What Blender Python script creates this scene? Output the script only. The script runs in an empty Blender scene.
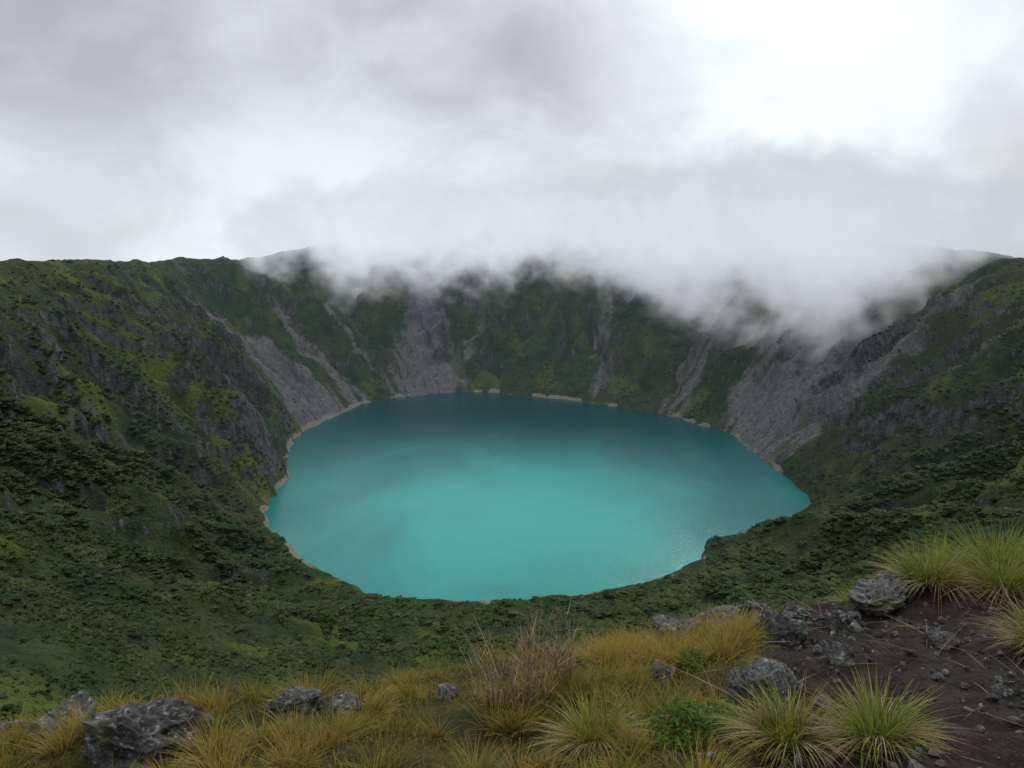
import bpy, math, random
import numpy as np
from mathutils import Vector
rng=np.random.default_rng(7); random.seed(7)
scene=bpy.context.scene
COL=scene.collection

# ------------------------------------------------------------ noise
PERM=np.random.default_rng(3).permutation(4096)
GA=np.random.default_rng(4).uniform(0,2*np.pi,4096); GX=np.cos(GA); GY=np.sin(GA)
def noise2(x,y,seed=0):
    x=np.asarray(x,float)+seed*17.31; y=np.asarray(y,float)+seed*9.77
    xi=np.floor(x).astype(np.int64); yi=np.floor(y).astype(np.int64)
    fx=x-xi; fy=y-yi
    u=fx*fx*fx*(fx*(fx*6-15)+10); v=fy*fy*fy*(fy*(fy*6-15)+10)
    def g(ix,iy,dx,dy):
        h=PERM[(PERM[ix&4095]+iy)&4095]
        return GX[h]*dx+GY[h]*dy
    a=g(xi,yi,fx,fy); b=g(xi+1,yi,fx-1,fy); c=g(xi,yi+1,fx,fy-1); d=g(xi+1,yi+1,fx-1,fy-1)
    return 1.5*((a*(1-u)+b*u)*(1-v)+(c*(1-u)+d*u)*v)
def fbm(x,y,o=4,seed=0,gain=.5):
    s=0;a=1
    for i in range(o):
        s=s+a*noise2(x*2**i,y*2**i,seed+i*3); a*=gain
    return s
def sstep(a,b,x):
    t=np.clip((x-a)/(b-a),0,1); return t*t*(3-2*t)

# ------------------------------------------------------------ crater shape (metres, lake level z=0)
CX,CY=10.,720.
SH=np.array([(-80,424),(-41,420),(4,420),(51,431),(82,444),(119,478),(134,512),(177,541),(214,566),(234,596),(235,649),(232,705),
(226,766),(232,807),(207,853),(163,920),(108,960),(36,1011),(-43,1046),(-96,1038),(-144,1004),(-183,972),(-200,903),(-221,807),
(-210,728),(-190,663),(-189,596),(-174,541),(-148,503),(-118,462),(-100,447)],float)
# x,y,rim height,profile exponent
RM=np.array([(0,-16,198,1.9),(-90,15,197,1.85),(-200,110,197,1.7),(-310,310,190,1.45),(-350,500,187,1.25),(-400,700,182,1.1),(-425,860,178,1.1),(-430,1050,176,1.15),
(-400,1190,172,1.2),(-250,1330,202,1.25),(0,1380,230,1.25),(250,1310,238,1.25),(400,1150,226,1.2),(480,950,192,1.15),(510,780,180,1.15),(510,600,182,1.25),
(440,400,193,1.45),(310,210,194,1.6),(160,50,196,1.8),(80,5,197,1.9)],float)
def polar(P):
    th=np.arctan2(P[:,1]-CY,P[:,0]-CX); r=np.hypot(P[:,1]-CY,P[:,0]-CX); o=np.argsort(th); return th[o],r[o],o
def dense(th,v):
    T=np.linspace(-np.pi,np.pi,1441)
    V=np.interp(T,th,v,period=2*np.pi)
    return T,V
def smooth(V,n):
    k=np.hanning(2*n+3); k/=k.sum()
    W=np.concatenate([V[:-1],V[:-1],V[:-1]]); W=np.convolve(W,k,'same'); m=len(V)-1
    W=W[m:2*m]; return np.append(W,W[0])
t,r,o=polar(SH); TT,RS=dense(t,r); RS=smooth(RS,5)
t,r,o=polar(RM); _,RR=dense(t,r); RR=smooth(RR,16); _,HH=dense(t,RM[o,2]); HH=smooth(HH,24); _,PP=dense(t,RM[o,3]); PP=smooth(PP,40)

def seg(X,Y,a,b):
    ax,ay=a;bx,by=b; L2=(bx-ax)**2+(by-ay)**2
    q=np.clip(((X-ax)*(bx-ax)+(Y-ay)*(by-ay))/L2,0,1)
    return q,np.hypot(X-(ax+q*(bx-ax)),Y-(ay+q*(by-ay)))
def fg_surface(X,Y):
    z=-2.2-.28*(Y-3)+np.where(X>0,.13,.07)*X
    lip=4.65+.27*X+.15*noise2(X*.9,0*X,5)
    d=np.clip(Y-lip,0,None)
    z=z-np.where(d>0,(d*d)/(d+.6)*1.0,0)
    z=z+.10*fbm(X*.8,Y*.8,3,11)+.03*fbm(X*5,Y*5,3,13)
    return 200+z
def height(X,Y,full=True):
    X=np.asarray(X,float);Y=np.asarray(Y,float)
    dx=X-CX;dy=Y-CY
    th=np.arctan2(dy,dx);r=np.hypot(dx,dy)
    rs=np.interp(th,TT,RS);rr=np.interp(th,TT,RR);H=np.interp(th,TT,HH);p=np.interp(th,TT,PP)
    rs=rs+3.5*fbm(X/22,Y/22,4,40)
    s=(r-rs)/(rr-rs); sc=np.clip(s,0,1.6)
    A=H*np.where(sc<1,sc**p,1+(sc-1)*p)+6*(1-np.exp(-np.clip(r-rs,0,None)/10))
    A=np.where(s<0,np.maximum((r-rs)*.45,-16),A)
    B=H-(r-rr)*.22+14*fbm(X/140,Y/140,3,60)*sstep(0,120,r-rr)
    B=np.maximum(B,-30)
    k=10.; h=np.clip(.5+.5*(B-A)/k,0,1); z=B*(1-h)+A*h-k*h*(1-h)
    wall=sstep(1.85,1.3,p)
    e=sstep(0,.22,s)*(.12+.88*sstep(1.0,.75,s))*sstep(1.5,1.1,s)
    u=th*330; v=r
    uw=u+20*fbm(v/90,u/120,2,21)+6*noise2(v/28,u/35,23)
    rid=1-2*np.abs(noise2(uw/70,v/420,25)); rid2=1-2*np.abs(noise2(uw/27,v/190,27)); rid3=1-2*np.abs(noise2(uw/10,v/80,29))
    z=z+e*(.15+.85*wall)*(24*(rid-.4)+14.*(rid2-.4)+4.*(rid3-.4))
    far=sstep(15,90,np.hypot(X,Y)); on=sstep(0,.06,s)
    z=z+far*on*(6*fbm(X/70,Y/70,2,31)*e)
    z=z+far*on*(.35+.65*sstep(1.05,.9,s))*(2.*fbm(X/16,Y/16,2,33)+1.*fbm(X/5.5,Y/5.5,3,35,.6))
    for a,b,w,hh in (((-420,735),(-196,628),34,32),((-380,560),(-175,545),30,12),((-440,900),(-235,800),30,10),((500,820),(245,690),38,15),((470,620),(250,600),45,14),((330,1180),(215,880),30,10),((-90,1330),(-70,1060),30,9),((120,1330),(70,1020),26,9)):
        q,d=seg(X,Y,a,b)
        z=z+hh*np.exp(-(d/w)**2)*sstep(-.02,.12,s)*sstep(1.0,.7,s)*(1+.35*noise2(q*9,d/30,45))
    cl=sstep(.1,.55,fbm(X/80,Y/80,2,71))*e*wall
    st=26.; zz=z+14*fbm(X/40,Y/40,3,73); fr=zz/st-np.floor(zz/st)
    z=z+cl*st*.5*(sstep(.35,.62,fr)-fr)
    D=np.hypot(X,Y)
    w=sstep(26,8,D)
    return z*(1-w)+fg_surface(X,Y)*w
def hz(x,y): return float(height(np.array([x]),np.array([y]))[0])

# ------------------------------------------------------------ mesh helper
def make_mesh(name,V,F,smooth=True,attrs=None,mat=None,link=True):
    V=np.asarray(V,np.float32);F=np.asarray(F,np.int32);k=F.shape[1]
    me=bpy.data.meshes.new(name); me.vertices.add(len(V)); me.vertices.foreach_set('co',V.ravel())
    me.loops.add(F.size); me.loops.foreach_set('vertex_index',F.ravel())
    me.polygons.add(len(F)); me.polygons.foreach_set('loop_start',np.arange(0,F.size,k,dtype=np.int32))
    me.polygons.foreach_set('loop_total',np.full(len(F),k,np.int32))
    me.update(calc_edges=True)
    me.polygons.foreach_set('use_smooth',np.full(len(F),smooth))
    for n,a in (attrs or {}).items():
        at=me.attributes.new(n,'FLOAT','POINT'); at.data.foreach_set('value',np.asarray(a,np.float32))
    if mat: me.materials.append(mat)
    ob=bpy.data.objects.new(name,me)
    if link: COL.objects.link(ob)
    return ob

# ------------------------------------------------------------ node helper
class NT:
    def __init__(s,mat):
        s.t=mat.node_tree; s.n=s.t.nodes; s.l=s.t.links
    def new(s,ty,**kw):
        n=s.n.new(ty)
        for k,v in kw.items(): setattr(n,k,v)
        return n
    def put(s,sock,v):
        if isinstance(v,bpy.types.NodeSocket): s.l.new(v,sock)
        elif isinstance(v,tuple) and sock.type=='RGBA': sock.default_value=(*v[:3],1)
        else: sock.default_value=v
    def math(s,op,a,b=0.,c=None,clamp=False):
        n=s.new('ShaderNodeMath',operation=op,use_clamp=clamp); s.put(n.inputs[0],a); s.put(n.inputs[1],b)
        if c is not None: s.put(n.inputs[2],c)
        return n.outputs[0]
    def mix(s,f,a,b,blend='MIX'):
        n=s.new('ShaderNodeMix',data_type='RGBA',blend_type=blend); s.put(n.inputs['Factor'],f)
        s.put(n.inputs[6],a); s.put(n.inputs[7],b); return n.outputs[2]
    def noise(s,vec,scale,detail=4,rough=.55,dist=0,out='Fac'):
        n=s.new('ShaderNodeTexNoise'); s.l.new(vec,n.inputs['Vector']); n.inputs['Scale'].default_value=scale
        n.inputs['Detail'].default_value=detail; n.inputs['Roughness'].default_value=rough; n.inputs['Distortion'].default_value=dist
        return n.outputs[out]
    def ramp(s,f,a,b,x=0.,y=1.,smooth=True):
        n=s.new('ShaderNodeMapRange',interpolation_type='SMOOTHSTEP' if smooth else 'LINEAR'); s.put(n.inputs['Value'],f)
        for i,v in zip((1,2,3,4),(a,b,x,y)): s.put(n.inputs[i],v)
        return n.outputs[0]
    def attr(s,name,ty='GEOMETRY',out='Fac'):
        n=s.new('ShaderNodeAttribute',attribute_name=name,attribute_type=ty); return n.outputs[out]
    def bump(s,h,strength,dist,normal=None):
        n=s.new('ShaderNodeBump'); n.inputs['Strength'].default_value=strength; n.inputs['Distance'].default_value=dist
        s.l.new(h,n.inputs['Height']); 
        if normal: s.l.new(normal,n.inputs['Normal'])
        return n.outputs[0]
def material(name):
    m=bpy.data.materials.new(name); m.use_nodes=True; N=NT(m); N.b=N.n['Principled BSDF']; N.pos=N.new('ShaderNodeNewGeometry').outputs['Position']
    N.b.inputs['Specular IOR Level'].default_value=.2
    return m,N

# ------------------------------------------------------------ terrain materials (crater slopes / rim ground)
mt,N=material('crater_slope'); P=N.pos
geo=N.new('ShaderNodeNewGeometry'); sep=N.new('ShaderNodeSeparateXYZ'); N.l.new(geo.outputs['True Normal'],sep.inputs[0]); nz=sep.outputs[2]
n_big=N.noise(P,.012,3); n_mid=N.noise(P,.07,4,.6); n_f=N.noise(P,.45,4,.68); n_ff=N.noise(P,1.8,2,.6)
g1=N.mix(N.ramp(n_mid,.38,.64),(.021,.044,.019),(.046,.076,.026))
g1=N.mix(N.ramp(n_big,.45,.65),g1,(.058,.066,.028))
g1=N.mix(N.attr('lush_lit'),g1,(.115,.145,.028))
g1=N.mix(N.ramp(n_f,.45,.72),g1,(.013,.025,.011))
g1=N.mix(N.math('MULTIPLY',N.ramp(n_ff,.5,.75),.4),g1,(.085,.09,.04))
mp=N.new('ShaderNodeMapping'); N.l.new(P,mp.inputs[0]); mp.inputs['Scale'].default_value=(1,1,.28)
rn=N.noise(mp.outputs[0],.25,5,.7)
rock=N.mix(N.ramp(rn,.32,.68),(.022,.024,.027),(.14,.14,.145))
rock=N.mix(N.ramp(n_mid,.5,.7),rock,(.090,.080,.076))
rf=N.math('ADD',N.attr('rock'),N.math('MULTIPLY',N.math('SUBTRACT',n_f,.5),1.6))
rf=N.math('ADD',rf,N.ramp(nz,.52,.30,-.2,.6))
rf=N.ramp(rf,.3,.65)
c=N.mix(rf,g1,rock)
tal=N.mix(N.ramp(rn,.3,.7),(.100,.093,.097),(.215,.200,.202))
tf=N.ramp(N.math('ADD',N.attr('talus'),N.math('MULTIPLY',N.math('SUBTRACT',n_f,.5),1.3)),.25,.7)
c=N.mix(tf,c,tal)
sh=N.mix(n_f,(.13,.11,.085),(.36,.33,.28))
sf=N.ramp(N.math('ADD',N.attr('shore'),N.math('MULTIPLY',N.math('SUBTRACT',n_mid,.5),1.8)),.42,.6)
c=N.mix(sf,c,sh)
N.l.new(c,N.b.inputs['Base Color']); N.b.inputs['Roughness'].default_value=.95; N.b.inputs['Specular IOR Level'].default_value=.1
N.l.new(N.bump(N.noise(P,.6,3,.7),1.,3.5),N.b.inputs['Normal'])
mg,N=material('rim_ground'); P=N.pos
m1=N.noise(P,9,5,.65); m2=N.noise(P,60,4,.7); m3=N.noise(P,2.2,3)
soil=N.mix(N.ramp(m1,.3,.7),(.013,.0095,.0075),(.042,.031,.025)); soil=N.mix(N.ramp(m2,.55,.75),soil,(.085,.07,.06))
moss=N.mix(N.ramp(m3,.35,.65),(.032,.04,.012),(.09,.075,.024)); moss=N.mix(N.ramp(m2,.4,.7),moss,(.02,.022,.008))
dirt=N.ramp(N.math('ADD',N.attr('dirt'),N.math('MULTIPLY',N.math('SUBTRACT',m1,.5),.8)),.35,.65)
N.l.new(N.mix(dirt,moss,soil),N.b.inputs['Base Color']); N.b.inputs['Roughness'].default_value=.95; N.b.inputs['Specular IOR Level'].default_value=.1
N.l.new(N.bump(N.math('ADD',m1,N.math('MULTIPLY',m2,.35)),1.,.05),N.b.inputs['Normal'])

# ------------------------------------------------------------ terrain mesh
ang=np.concatenate([np.linspace(-46,46,980),np.linspace(46,314,171)[1:]])
rad=np.concatenate([[.02,.5],np.geomspace(1,12,190),np.geomspace(12.3,230,110),np.linspace(232,1480,560),np.geomspace(1500,9000,40)])
ang=ang[:-1]; NA=len(ang); NR=len(rad)
A_,R_=np.meshgrid(np.radians(ang),rad)
X=(R_*np.sin(A_)).ravel();Y=(R_*np.cos(A_)).ravel()
Z=np.concatenate([height(x,y) for x,y in zip(np.array_split(X,8),np.array_split(Y,8))])
I=np.arange(NR-1)[:,None]*NA; J=np.arange(NA)[None,:]; J2=(J+1)%NA
F=np.stack([I+J,I+J2,I+NA+J2,I+NA+J],-1).reshape(-1,4)[:, ::-1]
dx=X-CX;dy=Y-CY;th=np.arctan2(dy,dx);r=np.hypot(dx,dy);rs=np.interp(th,TT,RS);rr=np.interp(th,TT,RR);p=np.interp(th,TT,PP);s=(r-rs)/(rr-rs)
D=np.hypot(X,Y)
uu=th*330
wall=sstep(1.7,1.25,p)
TAL=(((-400,975),(-215,880),48,1.),((-140,1290),(-115,1050),40,.9),((-30,1200),(-95,1050),18,.6),((425,930),(242,770),54,1.),((440,1040),(262,850),26,.8),((330,1130),(190,905),18,.6),((-330,1100),(-190,960),20,.75),((480,800),(262,690),22,.6),((150,1250),(110,985),14,.5),((-280,1150),(-150,1015),10,.5))
def blobs(lst,fan=False):
    o=np.zeros_like(X)
    for a,b,w,am in lst:
        q,d=seg(X,Y,a,b); ww=w*(.4+.9*q) if fan else w
        o=np.maximum(o,am*sstep(ww*1.4,ww*.3,d+11*fbm(X/22,Y/22,3,81))*(sstep(0,.12,q) if fan else 1))
    return o
talus=blobs(TAL,True)*(1.0+.8*noise2(uu/7,r/90,83)+.4*fbm(X/30,Y/30,2,84))
rockm=-.04+.5*fbm(uu/32,r/80,3,87)*wall+.36*sstep(.6,.95,s)*sstep(1.02,.97,s)*wall*sstep(-.2,.4,fbm(X/60,Y/60,2,88))-.22*(X<-150)*(Y<760)
rockm=np.maximum(rockm,blobs([((270,690),(250,800),18,.9),((310,640),(285,600),12,.7),((-215,620),(-195,690),14,.9),((-225,760),(-232,850),10,.6),((360,640),(420,690),20,.9),((-410,760),(-430,900),20,.6),((-300,500),(-330,560),16,.5),((330,760),(400,800),16,.8)]))
shore=sstep(6,2.,Z)*sstep(-6,0,Z)*(.24+.55*fbm(X/45,Y/45,2,90)+.20*sstep(620,900,Y)+.36*(X<-100)*(Y<900))
lush_lit=sstep(.15,.7,fbm(X/45,Y/45,3,92))*.7
q,d=seg(X,Y,(-390,690),(-200,590)); lush_lit=np.maximum(lush_lit,sstep(48,10,d)*sstep(-.4,.2,fbm(X/20,Y/20,2,93)))  # lit edge of the left spur put into the colour as brighter green
def dirtf(x,y): return sstep(.95,1.5,x-.35*(y-3.6))*sstep(5.8,5.1,y-.12*x)
dirtm=dirtf(X,Y)*(D<40)
ter=make_mesh('terrain',np.stack([X,Y,Z],1),F,True,dict(talus=talus,rock=rockm,shore=shore,lush_lit=lush_lit,dirt=dirtm),mt)
ter.data.materials.append(mg)
ring=np.repeat(np.arange(NR-1),NA); ter.data.polygons.foreach_set('material_index',(rad[ring]<13).astype(np.int32))

# ------------------------------------------------------------ lake
ml,N=material('lake_water'); P=N.pos
sp=N.new('ShaderNodeSeparateXYZ'); N.l.new(P,sp.inputs[0])
mp=N.new('ShaderNodeMapping'); N.l.new(P,mp.inputs[0]); mp.inputs['Scale'].default_value=(.008,.006,1)
nn=N.noise(mp.outputs[0],1.,4,.55,.8)
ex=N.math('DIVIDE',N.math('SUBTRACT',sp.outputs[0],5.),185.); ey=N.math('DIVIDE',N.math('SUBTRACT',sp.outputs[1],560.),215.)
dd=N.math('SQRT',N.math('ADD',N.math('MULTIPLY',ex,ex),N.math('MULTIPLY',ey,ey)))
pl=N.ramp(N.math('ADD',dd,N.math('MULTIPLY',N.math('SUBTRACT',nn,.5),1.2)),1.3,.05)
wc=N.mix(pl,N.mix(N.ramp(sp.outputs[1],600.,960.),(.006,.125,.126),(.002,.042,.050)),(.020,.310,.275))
N.l.new(wc,N.b.inputs['Base Color']); N.b.inputs['Specular IOR Level'].default_value=.5; N.b.inputs['IOR'].default_value=1.33
N.b.inputs['Roughness'].default_value=.1
w1=N.noise(P,.35,3,.6); w2=N.noise(P,1.6,3,.6)
N.l.new(N.bump(N.math('ADD',w1,N.math('MULTIPLY',w2,.35)),.6,.4),N.b.inputs['Normal'])
a=np.linspace(0,2*np.pi,181)[:-1]; rl=np.interp((a+np.pi)%(2*np.pi)-np.pi,TT,RS)+14
LV=[(CX,CY,0)]+[(CX+q*np.cos(b),CY+q*np.sin(b),0) for q,b in zip(rl,a)]
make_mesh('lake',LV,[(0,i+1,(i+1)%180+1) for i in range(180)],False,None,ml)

# ------------------------------------------------------------ GN instancer
def instancer(name,pts,scl,rot,coll):
    me=bpy.data.meshes.new(name); me.vertices.add(len(pts)); me.vertices.foreach_set('co',np.asarray(pts,np.float32).ravel())
    for n,ty,dat,key in (('scl','FLOAT',scl,'value'),('rot','FLOAT_VECTOR',rot,'vector')):
        at=me.attributes.new(n,ty,'POINT'); at.data.foreach_set(key,np.asarray(dat,np.float32).ravel())
    ob=bpy.data.objects.new(name,me); COL.objects.link(ob)
    g=bpy.data.node_groups.new(name+'_nodes','GeometryNodeTree')
    g.interface.new_socket('Geometry',in_out='INPUT',socket_type='NodeSocketGeometry'); g.interface.new_socket('Geometry',in_out='OUTPUT',socket_type='NodeSocketGeometry')
    n=g.nodes; l=g.links
    gi=n.new('NodeGroupInput'); go=n.new('NodeGroupOutput'); ip=n.new('GeometryNodeInstanceOnPoints'); ci=n.new('GeometryNodeCollectionInfo')
    ci.inputs['Collection'].default_value=coll; ci.inputs['Separate Children'].default_value=True; ci.inputs['Reset Children'].default_value=True
    ip.inputs['Pick Instance'].default_value=True
    def na(nm,ty):
        q=n.new('GeometryNodeInputNamedAttribute'); q.data_type=ty; q.inputs['Name'].default_value=nm; return q.outputs['Attribute']
    l.new(gi.outputs[0],ip.inputs['Points']); l.new(ci.outputs[0],ip.inputs['Instance'])
    l.new(na('scl','FLOAT'),ip.inputs['Scale'])
    er=n.new('FunctionNodeEulerToRotation'); l.new(na('rot','FLOAT_VECTOR'),er.inputs[0]); l.new(er.outputs[0],ip.inputs['Rotation'])
    l.new(ip.outputs[0],go.inputs[0])
    md=ob.modifiers.new('scatter','NODES'); md.node_group=g
    return ob
def ico(sub):
    import bmesh
    bm=bmesh.new(); bmesh.ops.create_icosphere(bm,subdivisions=sub,radius=1)
    V=np.array([v.co[:] for v in bm.verts]); F=np.array([[v.index for v in f.verts] for f in bm.faces]); bm.free(); return V,F
def noise3(V,f,seed):
    return (noise2(V[:,0]*f+V[:,2]*f*.7,V[:,1]*f-V[:,2]*f*.6,seed)+noise2(V[:,1]*f+3,V[:,2]*f*1.1+V[:,0]*f*.4,seed+5)+noise2(V[:,2]*f,V[:,0]*f*1.1,seed+9))/1.7

mb,N=material('scrub_leaves')
rnd=N.new('ShaderNodeObjectInfo').outputs['Random']; nb=N.noise(N.pos,1.6,2,.7); nl=N.noise(N.pos,.03,2)
cb=N.mix(rnd,(.018,.037,.013),(.042,.068,.021)); cb=N.mix(N.ramp(nl,.48,.68),cb,(.058,.074,.024)); cb=N.mix(N.ramp(rnd,.90,.97),cb,(.07,.08,.028)); cb=N.mix(N.ramp(nb,.45,.7),cb,(.013,.025,.009))
N.l.new(cb,N.b.inputs['Base Color']); N.b.inputs['Roughness'].default_value=.9; N.b.inputs['Specular IOR Level'].default_value=.1
bc=bpy.data.collections.new('shrub_variants')
BV,BF=ico(3)
for k in range(8):
    V=BV.copy(); d=1+.4*noise3(V,1.7,100+k)+.34*noise3(V,4.5,120+k)+.25*noise3(V,9,130+k); V=V*d[:,None]; V[:,2]=V[:,2]*.50+.05
    ob=make_mesh('shrub_shape',V,BF,False,None,mb,False); bc.objects.link(ob)
n=420000
az=np.radians(rng.uniform(-44,44,n)); rd=rng.uniform(80**1.35,1250**1.35,n)**(1/1.35)
bx=rd*np.sin(az);by=rd*np.cos(az); bz=height(bx,by)
dens=sstep(-.45,.45,fbm(bx/38,by/38,4,150,.65)); 
th=np.arctan2(by-CY,bx-CX); rb=np.hypot(by-CY,bx-CX); s=(rb-np.interp(th,TT,RS))/(np.interp(th,TT,RR)-np.interp(th,TT,RS)); pb=np.interp(th,TT,PP)
dens=dens*np.where(pb>1.4,1,.6)*sstep(1.05,.85,s)*(1-.6*sstep(.3,.8,s)*(pb<1.4))
keep=(bz>3.8+3*noise2(bx/15,by/15,151)+2*(bx<-100))&(s>0)&(rng.uniform(0,1,n)<dens)
for a_,b_,w_,m_ in TAL:
    q,d=seg(bx,by,a_,b_); keep&=(d>w_*(.35+q))|(rng.random(n)<.06)
bx,by,bz,rd=bx[keep],by[keep],bz[keep],rd[keep]; m=len(bx); print('shrubs',m)
sc=rng.uniform(.45,1.5,m)**1.8*.80*(1+.9*sstep(140,50,np.abs(by-430)))*(.55+.45*sstep(120,420,rd))
instancer('shrubs',np.stack([bx,by,bz],1),sc,np.stack([rng.uniform(-.3,.3,m),rng.uniform(-.3,.3,m),rng.uniform(0,6.28,m)],1),bc)

# ------------------------------------------------------------ rocks
mr,N=material('lichen_rock')
r1=N.noise(N.pos,5,5,.7); r2=N.noise(N.pos,28,5,.7)
cr=N.mix(N.ramp(r1,.35,.65),(.035,.034,.033),(.14,.135,.13)); cr=N.mix(N.ramp(r2,.54,.68),cr,(.34,.34,.32)); cr=N.mix(N.ramp(r2,.47,.32),cr,(.016,.015,.014))
cr=N.mix(N.math('MULTIPLY',N.ramp(N.noise(N.pos,3.1,3),.58,.66),.6),cr,(.09,.085,.03))
N.l.new(cr,N.b.inputs['Base Color']); N.b.inputs['Roughness'].default_value=.92
N.l.new(N.bump(N.math('ADD',r1,N.math('MULTIPLY',r2,.5)),1.,.06),N.b.inputs['Normal'])
RV,RF=ico(6)
RVs,RFs=ico(3)
def rockmesh(V0,seed):
    g=np.random.default_rng(seed); V=V0.copy()*1.15
    for i in range(16):
        nn=g.normal(size=3); nn/=np.linalg.norm(nn); dd=g.uniform(.45,.95); e=V@nn-dd; V=V-np.clip(e,0,None)[:,None]*nn*.97
    a=.18*noise3(V,2.,seed)+.12*(1-2*abs(noise3(V,4.2,seed+3)))+.06*noise3(V,10,seed+7)+.025*noise3(V,24,seed+8)
    return V*(1+a)[:,None]
def put_rock(x,y,w,hh,dp,rz,seed,sink=.25):
    ob=make_mesh('rock',rockmesh(RV,seed)*np.array([w,dp,hh]),RF,True,None,mr)
    ob.location=(x,y,hz(x,y)+hh*(1-2*sink)*.5); ob.rotation_euler=(random.uniform(-.2,.2),random.uniform(-.2,.2),rz); return ob
put_rock(-1.82,3.5,.31,.19,.22,.2,1); put_rock(-2.36,3.88,.22,.10,.18,.1,2); put_rock(-1.17,3.97,.15,.13,.13,1,3); put_rock(-.9,3.86,.11,.07,.1,0,4)
put_rock(1.12,5.0,.24,.13,.16,.2,5); put_rock(1.42,5.1,.24,.14,.15,.3,6); put_rock(2.2,5.7,.13,.12,.12,.5,7); put_rock(2.5,5.15,.24,.18,.2,.9,8)
put_rock(1.66,4.45,.17,.14,.13,2,9); put_rock(1.2,3.5,.15,.15,.13,.4,10); put_rock(2.2,3.27,.06,.07,.05,.4,11); put_rock(2.82,6.0,.15,.1,.12,.4,12); put_rock(.85,4.1,.08,.08,.07,1,14); put_rock(-2.75,3.95,.15,.08,.12,1,15)
put_rock(1.85,4.9,.14,.08,.1,1,16);put_rock(2.05,4.75,.12,.09,.1,2,17);put_rock(-.35,4.1,.08,.06,.08,2,18);put_rock(1.75,5.25,.13,.09,.1,2.5,19);put_rock(2.2,4.9,.1,.06,.09,.5,20)
put_rock(1.75,3.9,.09,.07,.08,1.5,21);put_rock(2.45,4.2,.08,.06,.07,.3,22)
PV=[];PF=[];o=0
g=np.random.default_rng(77)
for i in range(2200):
    x=g.uniform(.7,3.9); y=g.uniform(2.4,5.7)
    if x-.35*(y-3.6)<g.uniform(.9,1.4): continue
    sz=.005+.028*g.random()**4
    if i%40==0: sz*=2
    V=rockmesh(RVs,200+i%12)*sz*g.uniform(.6,1.2,3); a=g.uniform(0,6.3); c_,s_=np.cos(a),np.sin(a)
    V=V@np.array([[c_,s_,0],[-s_,c_,0],[0,0,1]])+np.array([x,y,hz(x,y)+sz*.3]); PV.append(V);PF.append(RFs+o);o+=len(V)
make_mesh('pebbles',np.concatenate(PV),np.concatenate(PF),True,None,mr)

# ------------------------------------------------------------ grass
def leafmat(name,cols,trans=.25,rough=.6,tip=.35):
    m,N=material(name); f=N.attr('tint'); h=N.attr('along')
    n=N.new('ShaderNodeValToRGB'); N.l.new(f,n.inputs[0]); cr=n.color_ramp
    while len(cr.elements)<len(cols): cr.elements.new(.5)
    for i,cc in enumerate(cols): cr.elements[i].position=i/(len(cols)-1); cr.elements[i].color=(*cc,1)
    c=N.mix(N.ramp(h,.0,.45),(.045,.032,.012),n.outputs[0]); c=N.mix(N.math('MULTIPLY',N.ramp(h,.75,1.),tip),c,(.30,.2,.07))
    N.l.new(c,N.b.inputs['Base Color']); N.b.inputs['Roughness'].default_value=rough; N.b.inputs['Specular IOR Level'].default_value=.12
    tr=N.new('ShaderNodeBsdfTranslucent'); N.l.new(c,tr.inputs[0]); mx=N.new('ShaderNodeMixShader'); mx.inputs[0].default_value=trans
    N.l.new(N.b.outputs[0],mx.inputs[1]); N.l.new(tr.outputs[0],mx.inputs[2]); N.l.new(mx.outputs[0],N.n['Material Output'].inputs[0]); return m
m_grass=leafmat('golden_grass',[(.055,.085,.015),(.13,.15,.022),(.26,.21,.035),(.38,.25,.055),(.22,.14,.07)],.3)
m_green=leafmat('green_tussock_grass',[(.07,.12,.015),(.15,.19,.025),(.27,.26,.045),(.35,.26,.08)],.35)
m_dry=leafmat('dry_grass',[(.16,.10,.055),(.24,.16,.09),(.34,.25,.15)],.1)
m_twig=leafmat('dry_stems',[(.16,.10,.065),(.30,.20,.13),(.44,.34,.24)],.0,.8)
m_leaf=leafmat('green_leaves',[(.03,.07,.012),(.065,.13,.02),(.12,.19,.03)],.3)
K=6
def blades(bx,by,bz,azm,lean,curve,L,w,tint):
    n=len(bx); t=np.linspace(0,1,K+1)[None,:]
    ang=lean[:,None]+curve[:,None]*t**1.3
    ds=(L/K)[:,None]
    hx=np.concatenate([np.zeros((n,1)),np.cumsum(np.sin(ang[:,:-1])*ds,1)],1); vz=np.concatenate([np.zeros((n,1)),np.cumsum(np.cos(ang[:,:-1])*ds,1)],1)
    cx=bx[:,None]+hx*np.cos(azm)[:,None]; cy=by[:,None]+hx*np.sin(azm)[:,None]; cz=bz[:,None]+vz
    ww=w[:,None]*np.clip(1.05-t**1.8,.04,1)*.5
    tw=rng.uniform(-.7,.7,n)[:,None]
    px=-np.sin(azm[:,None]+tw)*ww; py=np.cos(azm[:,None]+tw)*ww
    V=np.stack([np.stack([cx-px,cy-py,cz],-1),np.stack([cx+px,cy+py,cz],-1)],2).reshape(-1,3)
    b=(np.arange(n)*(K+1)*2)[:,None]+(np.arange(K)*2)[None,:]
    F=np.stack([b,b+1,b+3,b+2],-1).reshape(-1,4)
    return V,F,np.repeat(tint,(K+1)*2),np.tile(np.repeat(t[0],2),n)
def grass_obj(name,parts,mat):
    Vs=[];Fs=[];T=[];A=[];o=0
    for V,F,t,a in parts: Vs.append(V);Fs.append(F+o);T.append(t);A.append(a);o+=len(V)
    return make_mesh(name,np.concatenate(Vs),np.concatenate(Fs),True,dict(tint=np.concatenate(T),along=np.concatenate(A)),mat)
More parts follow.
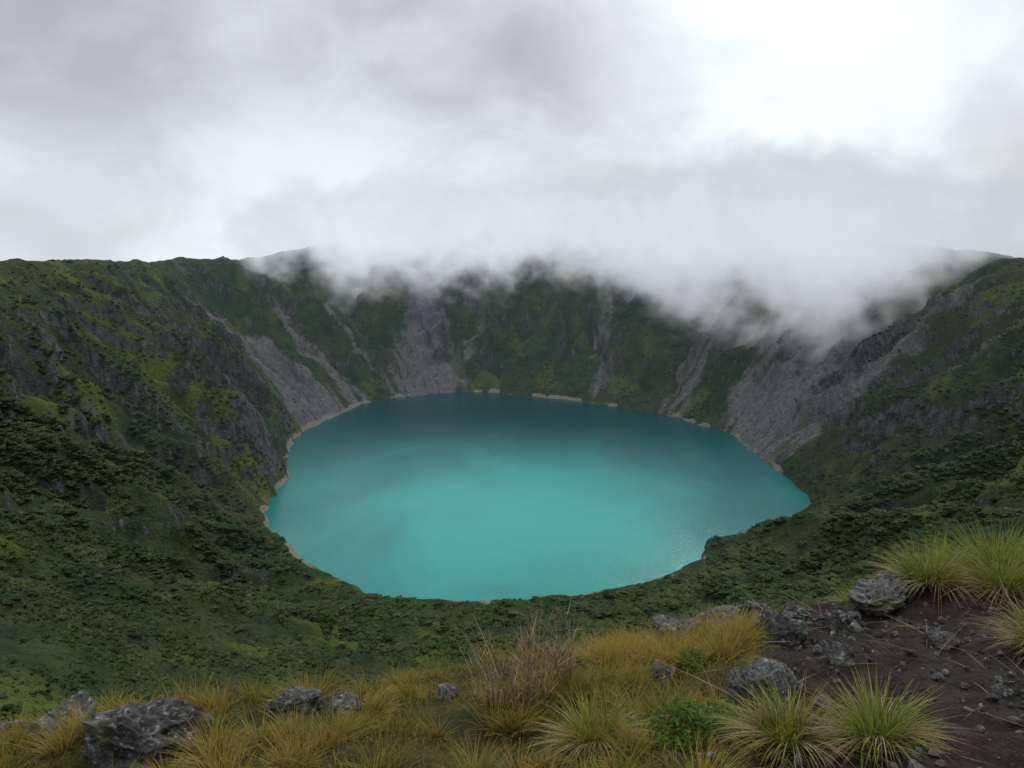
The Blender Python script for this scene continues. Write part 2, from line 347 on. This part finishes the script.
def tuft(x,y,n,L,rad,spread=1.0,w=.006,t0=.0,t1=1.,curve=1.1,lx=0.,ly=0.):
    a=rng.uniform(0,2*np.pi,n); q=np.sqrt(rng.random(n)); bx=x+rad*q*np.cos(a); by=y+rad*q*np.sin(a)
    a2=a+rng.normal(0,.5,n); a2=np.arctan2(np.sin(a2)+ly,np.cos(a2)+lx)
    return blades(bx,by,height(bx,by)-.01,a2,np.clip(q*spread*.7+rng.normal(0,.12,n),0,1.4),rng.uniform(.3,1,n)*curve,L*rng.uniform(.45,1.1,n),w*rng.uniform(.6,1.2,n),np.clip(rng.uniform(t0,t1,n),0,1))
n=75000
gx=rng.uniform(-4.2,5,n); gy=rng.uniform(2.0,7.2,n)
dm=dirtf(gx,gy)
keep=(gy<4.95+.27*gx+.4)&(rng.random(n)>dm*1.02)&(fbm(gx*1.3,gy*1.3,3,160)>-.45)
gx,gy=gx[keep],gy[keep]; n=len(gx)
tn=np.clip(.42+.6*fbm(gx*1.1,gy*1.1,3,161)+rng.normal(0,.2,n),0,1)
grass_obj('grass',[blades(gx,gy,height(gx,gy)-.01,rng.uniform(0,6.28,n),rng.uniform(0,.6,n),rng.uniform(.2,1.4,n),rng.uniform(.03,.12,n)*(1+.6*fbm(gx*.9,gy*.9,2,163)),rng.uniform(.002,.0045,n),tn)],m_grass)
parts=[]
g=np.random.default_rng(5); cnt=0
while cnt<230:
    x=g.uniform(-2.9,3.2); y=g.uniform(2.3,4.9+.27*x)
    d_=float(dirtf(np.array(x),np.array(y)))
    if g.random()<d_*1.1 or noise2(np.array([x*1.2]),np.array([y*1.2]),170)[0]<-.28: continue
    if np.hypot(x+1.82,y-3.3)<.35 or np.hypot(x+1.17,y-3.8)<.2: continue
    c0=g.uniform(0,.6); parts.append(tuft(x,y,int(g.uniform(60,150)),g.uniform(.10,.25),g.uniform(.03,.09),g.uniform(.8,1.4),.0038,c0,c0+.45,g.uniform(.7,1.6),g.normal(0,.5),g.normal(-.2,.4))); cnt+=1
for i in range(34):
    x=g.uniform(.45,1.5); y=4.3+.3*x+g.uniform(-.5,.45); parts.append(tuft(x,y,130,.22,.08,1.1,.004,.35,.85,1.3,g.normal(0,.4),g.normal(0,.4)))
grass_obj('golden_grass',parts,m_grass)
def tussock(x,y,L,n,rad,skirt=True,w=.006,t1=.75):
    lx,ly=random.uniform(-.4,.4),random.uniform(-.4,.2)
    P=[tuft(x,y,int(n*1.1),L,rad,1.25,w,0,t1,1.4,lx,ly)]
    for i in range(3):
        P.append(tuft(x+random.uniform(-1.3,1.3)*rad,y+random.uniform(-1,1)*rad,int(n*.25),L*random.uniform(.55,.9),rad*.6,1.3,w*.9,.1,t1,1.5,random.uniform(-.6,.6),random.uniform(-.6,.4)))
    ob=grass_obj('grass_tussock',P,m_green)
    if skirt:
        a=rng.uniform(0,6.28,n//2); m=n//2; bx=x+rad*np.cos(a); by=y+rad*np.sin(a)
        V,F,T,A=blades(bx,by,height(bx,by)+.05,a,rng.uniform(1.0,1.6,m),rng.uniform(.3,1.2,m),L*rng.uniform(.5,1.,m),w*.7*np.ones(m),rng.random(m))
        k=make_mesh('dry_skirt',V,F,True,dict(tint=T,along=A),m_dry); k.parent=ob
    return ob
tussock(3.0,5.3,.42,500,.17); tussock(3.55,5.5,.52,620,.2); tussock(2.85,3.9,.36,340,.1); tussock(3.3,5.0,.38,340,.12)
tussock(.36,3.12,.30,300,.07,True,.0055); tussock(1.1,2.85,.29,280,.09,True,.0055); tussock(1.42,2.8,.31,320,.08,True,.0055); tussock(-.15,2.9,.24,200,.06,False,.005)
tussock(2.65,5.75,.26,220,.09,True,.005)
def stems(name,x,y,n,L,rad,mat):
    a=rng.uniform(0,6.28,n); q=rng.random(n)
    bx=x+rad*q*np.cos(a); by=y+rad*q*np.sin(a); ll=L*rng.uniform(.4,1.05,n); le=q*.5
    P=[blades(bx,by,height(bx,by)-.01,a,le,rng.uniform(-.2,.4,n),ll,.0055*rng.uniform(.6,1.2,n),rng.random(n))]
    for k in range(4):
        f=rng.uniform(.35,.85,n); P.append(blades(bx+np.cos(a)*np.sin(le)*ll*f,by+np.sin(a)*np.sin(le)*ll*f,height(bx,by)+np.cos(le)*ll*f*.97,rng.uniform(0,6.28,n),rng.uniform(.3,1.1,n),rng.uniform(-.5,.4,n),ll*rng.uniform(.12,.3,n),.0035*np.ones(n),rng.random(n)))
    return grass_obj(name,P,mat)
stems('dry_shrub',.06,3.72,75,.60,.13,m_twig); stems('dry_shrub',.3,3.9,55,.46,.12,m_twig); stems('dry_shrub',-.1,3.8,30,.38,.10,m_twig)
n=160; gx=rng.uniform(.8,3.8,n); gy=rng.uniform(2.6,5.3,n)
k_=(gx-.35*(gy-3.6))>1.0; gx,gy=gx[k_],gy[k_]; n=len(gx)
grass_obj('dry_straws',[blades(gx,gy,height(gx,gy)+.012,rng.uniform(0,6.28,n),rng.uniform(1.2,1.5,n),rng.uniform(0,.3,n),rng.uniform(.1,.45,n),.004*np.ones(n),rng.random(n))],m_dry)
def leafy(x,y,n,R,hgt):
    a=rng.uniform(0,6.28,n); q=np.sqrt(rng.random(n)); bx=x+R*q*np.cos(a); by=y+R*q*np.sin(a)
    bz=height(bx,by)+hgt*(1-q*q)*rng.uniform(.3,1,n); a2=rng.uniform(0,6.28,n)
    V,F,T,A=blades(bx,by,bz,a2,rng.uniform(.5,1.4,n),rng.uniform(0,.5,n),rng.uniform(.015,.035,n),rng.uniform(.01,.018,n),rng.random(n)); A=A*.0+.65
    return make_mesh('leafy_plant',V,F,True,dict(tint=T,along=A),m_leaf)
leafy(.72,3.1,1300,.19,.17); leafy(.95,3.3,600,.15,.13); leafy(.5,3.35,500,.12,.10); leafy(1.0,4.2,500,.14,.10)

# ------------------------------------------------------------ haze in the crater air + cloud bank on the far rim
def vapour(name):
    m=bpy.data.materials.new(name); m.use_nodes=True; m.node_tree.nodes.clear(); return m,NT(m)
mh,N=vapour('moist_air_glow'); out=N.new('ShaderNodeOutputMaterial')
va=N.new('ShaderNodeVolumeAbsorption'); va.inputs['Density'].default_value=.00007; va.inputs['Color'].default_value=(0,0,0,1)
em=N.new('ShaderNodeEmission'); em.inputs[0].default_value=(.55,.86,1,1); em.inputs[1].default_value=.00007*.55  # air emits its own bluish glow in place of scattered daylight
a2=N.new('ShaderNodeAddShader'); N.l.new(va.outputs[0],a2.inputs[0]);N.l.new(em.outputs[0],a2.inputs[1]);N.l.new(a2.outputs[0],out.inputs['Volume'])
bv=np.array([(x,y,z) for z in (-40,300) for y in (420,1500) for x in (-900,900)])
hb=make_mesh('haze',bv,[(0,2,3,1),(4,5,7,6),(0,1,5,4),(2,6,7,3),(0,4,6,2),(1,3,7,5)],False,None,mh)
mh.cycles.volume_step_rate=20.

def cloud(name,mn,mx_,res,build,mat):
    me=bpy.data.meshes.new(name); me.from_pydata([(0,0,0)],[],[]); ob=bpy.data.objects.new(name,me); COL.objects.link(ob)
    g=bpy.data.node_groups.new(name+'_field','GeometryNodeTree'); g.interface.new_socket('Geometry',in_out='INPUT',socket_type='NodeSocketGeometry'); g.interface.new_socket('Geometry',in_out='OUTPUT',socket_type='NodeSocketGeometry')
    class H: node_tree=g
    N=NT(H); go=N.new('NodeGroupOutput'); vc=N.new('GeometryNodeVolumeCube'); 
    vc.inputs['Min'].default_value=mn; vc.inputs['Max'].default_value=mx_
    for q,k in zip(('X','Y','Z'),res): vc.inputs['Resolution '+q].default_value=k
    pos=N.new('GeometryNodeInputPosition').outputs[0]; N.l.new(build(N,pos),vc.inputs['Density'])
    sm=N.new('GeometryNodeSetMaterial'); sm.inputs['Material'].default_value=mat; N.l.new(vc.outputs[0],sm.inputs[0]); N.l.new(sm.outputs[0],go.inputs[0])
    md=ob.modifiers.new('field','NODES'); md.node_group=g; me.materials.append(mat); return ob
def field(N,pos):
    s=N.new('ShaderNodeSeparateXYZ'); N.l.new(pos,s.inputs[0]); x,y,z=s.outputs
    n1=N.noise(pos,.007,6,.6,.4); n2=N.noise(pos,.022,6,.7,1.)
    zl=N.ramp(x,-480.,-270.,186.,126.)
    zr=N.math('ADD',N.ramp(x,110.,320.,0.,-42.),N.ramp(x,340.,500.,0.,72.))
    zb=N.math('ADD',zl,zr)
    f=N.math('DIVIDE',N.math('SUBTRACT',z,zb),40.)
    nn=N.math('ADD',N.math('MULTIPLY',N.math('SUBTRACT',n1,.5),8.),N.math('MULTIPLY',N.math('SUBTRACT',n2,.5),9.0))
    f=N.math('ADD',f,nn)
    front=N.math('ADD',N.ramp(x,110.,330.,0.,-290.),N.ramp(x,-420.,-300.,40.,0.))
    yy=N.math('SUBTRACT',y,front)
    f=N.math('SUBTRACT',f,N.ramp(yy,1130.,900.,0.,5.))
    f=N.math('SUBTRACT',f,N.ramp(x,-380.,-580.,0.,6.))
    f=N.math('SUBTRACT',f,N.ramp(z,200.,370.,0.,8.))
    f=N.math('SUBTRACT',f,N.ramp(y,1400.,1480.,0.,6.))
    f=N.math('SUBTRACT',f,N.ramp(x,700.,840.,0.,6.))
    return N.ramp(f,0.,3.)
mc,N=vapour('cloud_vapour_glow')
mc.cycles.volume_step_rate=5.
d=N.attr('density'); out=N.new('ShaderNodeOutputMaterial'); P=N.new('ShaderNodeNewGeometry').outputs['Position']
sp=N.new('ShaderNodeSeparateXYZ'); N.l.new(P,sp.inputs[0])
va=N.new('ShaderNodeVolumeAbsorption'); N.l.new(N.math('MULTIPLY',d,.026),va.inputs['Density']); va.inputs['Color'].default_value=(0,0,0,1)
lum=N.math('MULTIPLY',N.ramp(sp.outputs[2],70.,200.,.50,.84),N.ramp(sp.outputs[0],-50.,350.,1.06,.92))  # cloud shading put into the emission: underside darker, left side brighter
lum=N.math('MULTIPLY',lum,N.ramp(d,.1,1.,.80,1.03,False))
em=N.new('ShaderNodeEmission'); N.l.new(N.math('MULTIPLY',N.math('MULTIPLY',d,.026),lum),em.inputs[1]); em.inputs[0].default_value=(.89,.97,1,1)  # cloud glows by itself in place of multiply scattered light
a2=N.new('ShaderNodeAddShader'); N.l.new(va.outputs[0],a2.inputs[0]);N.l.new(em.outputs[0],a2.inputs[1]);N.l.new(a2.outputs[0],out.inputs['Volume'])
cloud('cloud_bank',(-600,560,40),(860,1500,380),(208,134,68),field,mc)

# ------------------------------------------------------------ world: overcast
w=bpy.data.worlds.new('World'); scene.world=w; w.use_nodes=True; N=NT(w); N.n.clear()
SUN_EL,SUN_AZ=math.radians(38),math.radians(20)
sky=N.new('ShaderNodeTexSky',sky_type='NISHITA',sun_disc=False,sun_elevation=SUN_EL,sun_rotation=SUN_AZ)
skyc=N.mix(1.,sky.outputs[0],(.10,.10,.10),'MULTIPLY')
tc=N.new('ShaderNodeTexCoord').outputs['Generated']
sp=N.new('ShaderNodeSeparateXYZ'); N.l.new(tc,sp.inputs[0])
mp=N.new('ShaderNodeMapping'); N.l.new(tc,mp.inputs[0]); mp.inputs['Scale'].default_value=(1,1,1.7); mp.inputs['Location'].default_value=(3.1,.4,.2)
c1=N.noise(mp.outputs[0],2.2,4,.5,.4); c2=N.noise(mp.outputs[0],6.5,5,.55,.6)
cc=N.math('ADD',N.math('MULTIPLY',c1,.68),N.math('MULTIPLY',c2,.32))
def lobe(dv,a,b):
    v=Vector(dv).normalized(); n=N.new('ShaderNodeVectorMath',operation='DOT_PRODUCT'); N.l.new(tc,n.inputs[0]); n.inputs[1].default_value=v; return N.ramp(n.outputs['Value'],a,b)
br=N.ramp(cc,.38,.62,.50,.78)
br=N.math('ADD',br,N.math('MULTIPLY',lobe((.40,1.05,.34),.93,1.),.38))
lowl=N.math('MULTIPLY',N.ramp(sp.outputs[2],.20,.05),N.ramp(sp.outputs[0],.35,-.15,.04,.24))
br=N.math('ADD',br,lowl)
br=N.math('MULTIPLY',br,N.ramp(sp.outputs[2],.42,.95,1.,2.2))
br=N.math('MULTIPLY',br,N.ramp(sp.outputs[2],-.05,-.3,1.,.2))
cl=N.mix(1.,(.90,.975,1.,1),br,'MULTIPLY')
fin=N.mix(.95,skyc,cl)
bg=N.new('ShaderNodeBackground'); N.l.new(fin,bg.inputs[0]); bg.inputs[1].default_value=1.; wo=N.new('ShaderNodeOutputWorld'); N.l.new(bg.outputs[0],wo.inputs[0])

sl=bpy.data.lights.new('sun','SUN'); sl.energy=1.4; sl.angle=math.radians(12); sl.color=(1,.97,.92); so=bpy.data.objects.new('sun',sl); COL.objects.link(so)
dv=Vector((math.sin(SUN_AZ)*math.cos(SUN_EL),math.cos(SUN_AZ)*math.cos(SUN_EL),math.sin(SUN_EL))); so.rotation_euler=dv.to_track_quat('Z','Y').to_euler()

cd=bpy.data.cameras.new('camera'); cd.lens=28; cd.sensor_width=36; cd.clip_end=20000; cd.clip_start=.05; co=bpy.data.objects.new('camera',cd); COL.objects.link(co)
co.location=(0,0,200); co.rotation_euler=(math.radians(90-10.25),0,0); scene.camera=co
scene.view_settings.view_transform='Standard'; scene.view_settings.look='None'; scene.view_settings.exposure=0
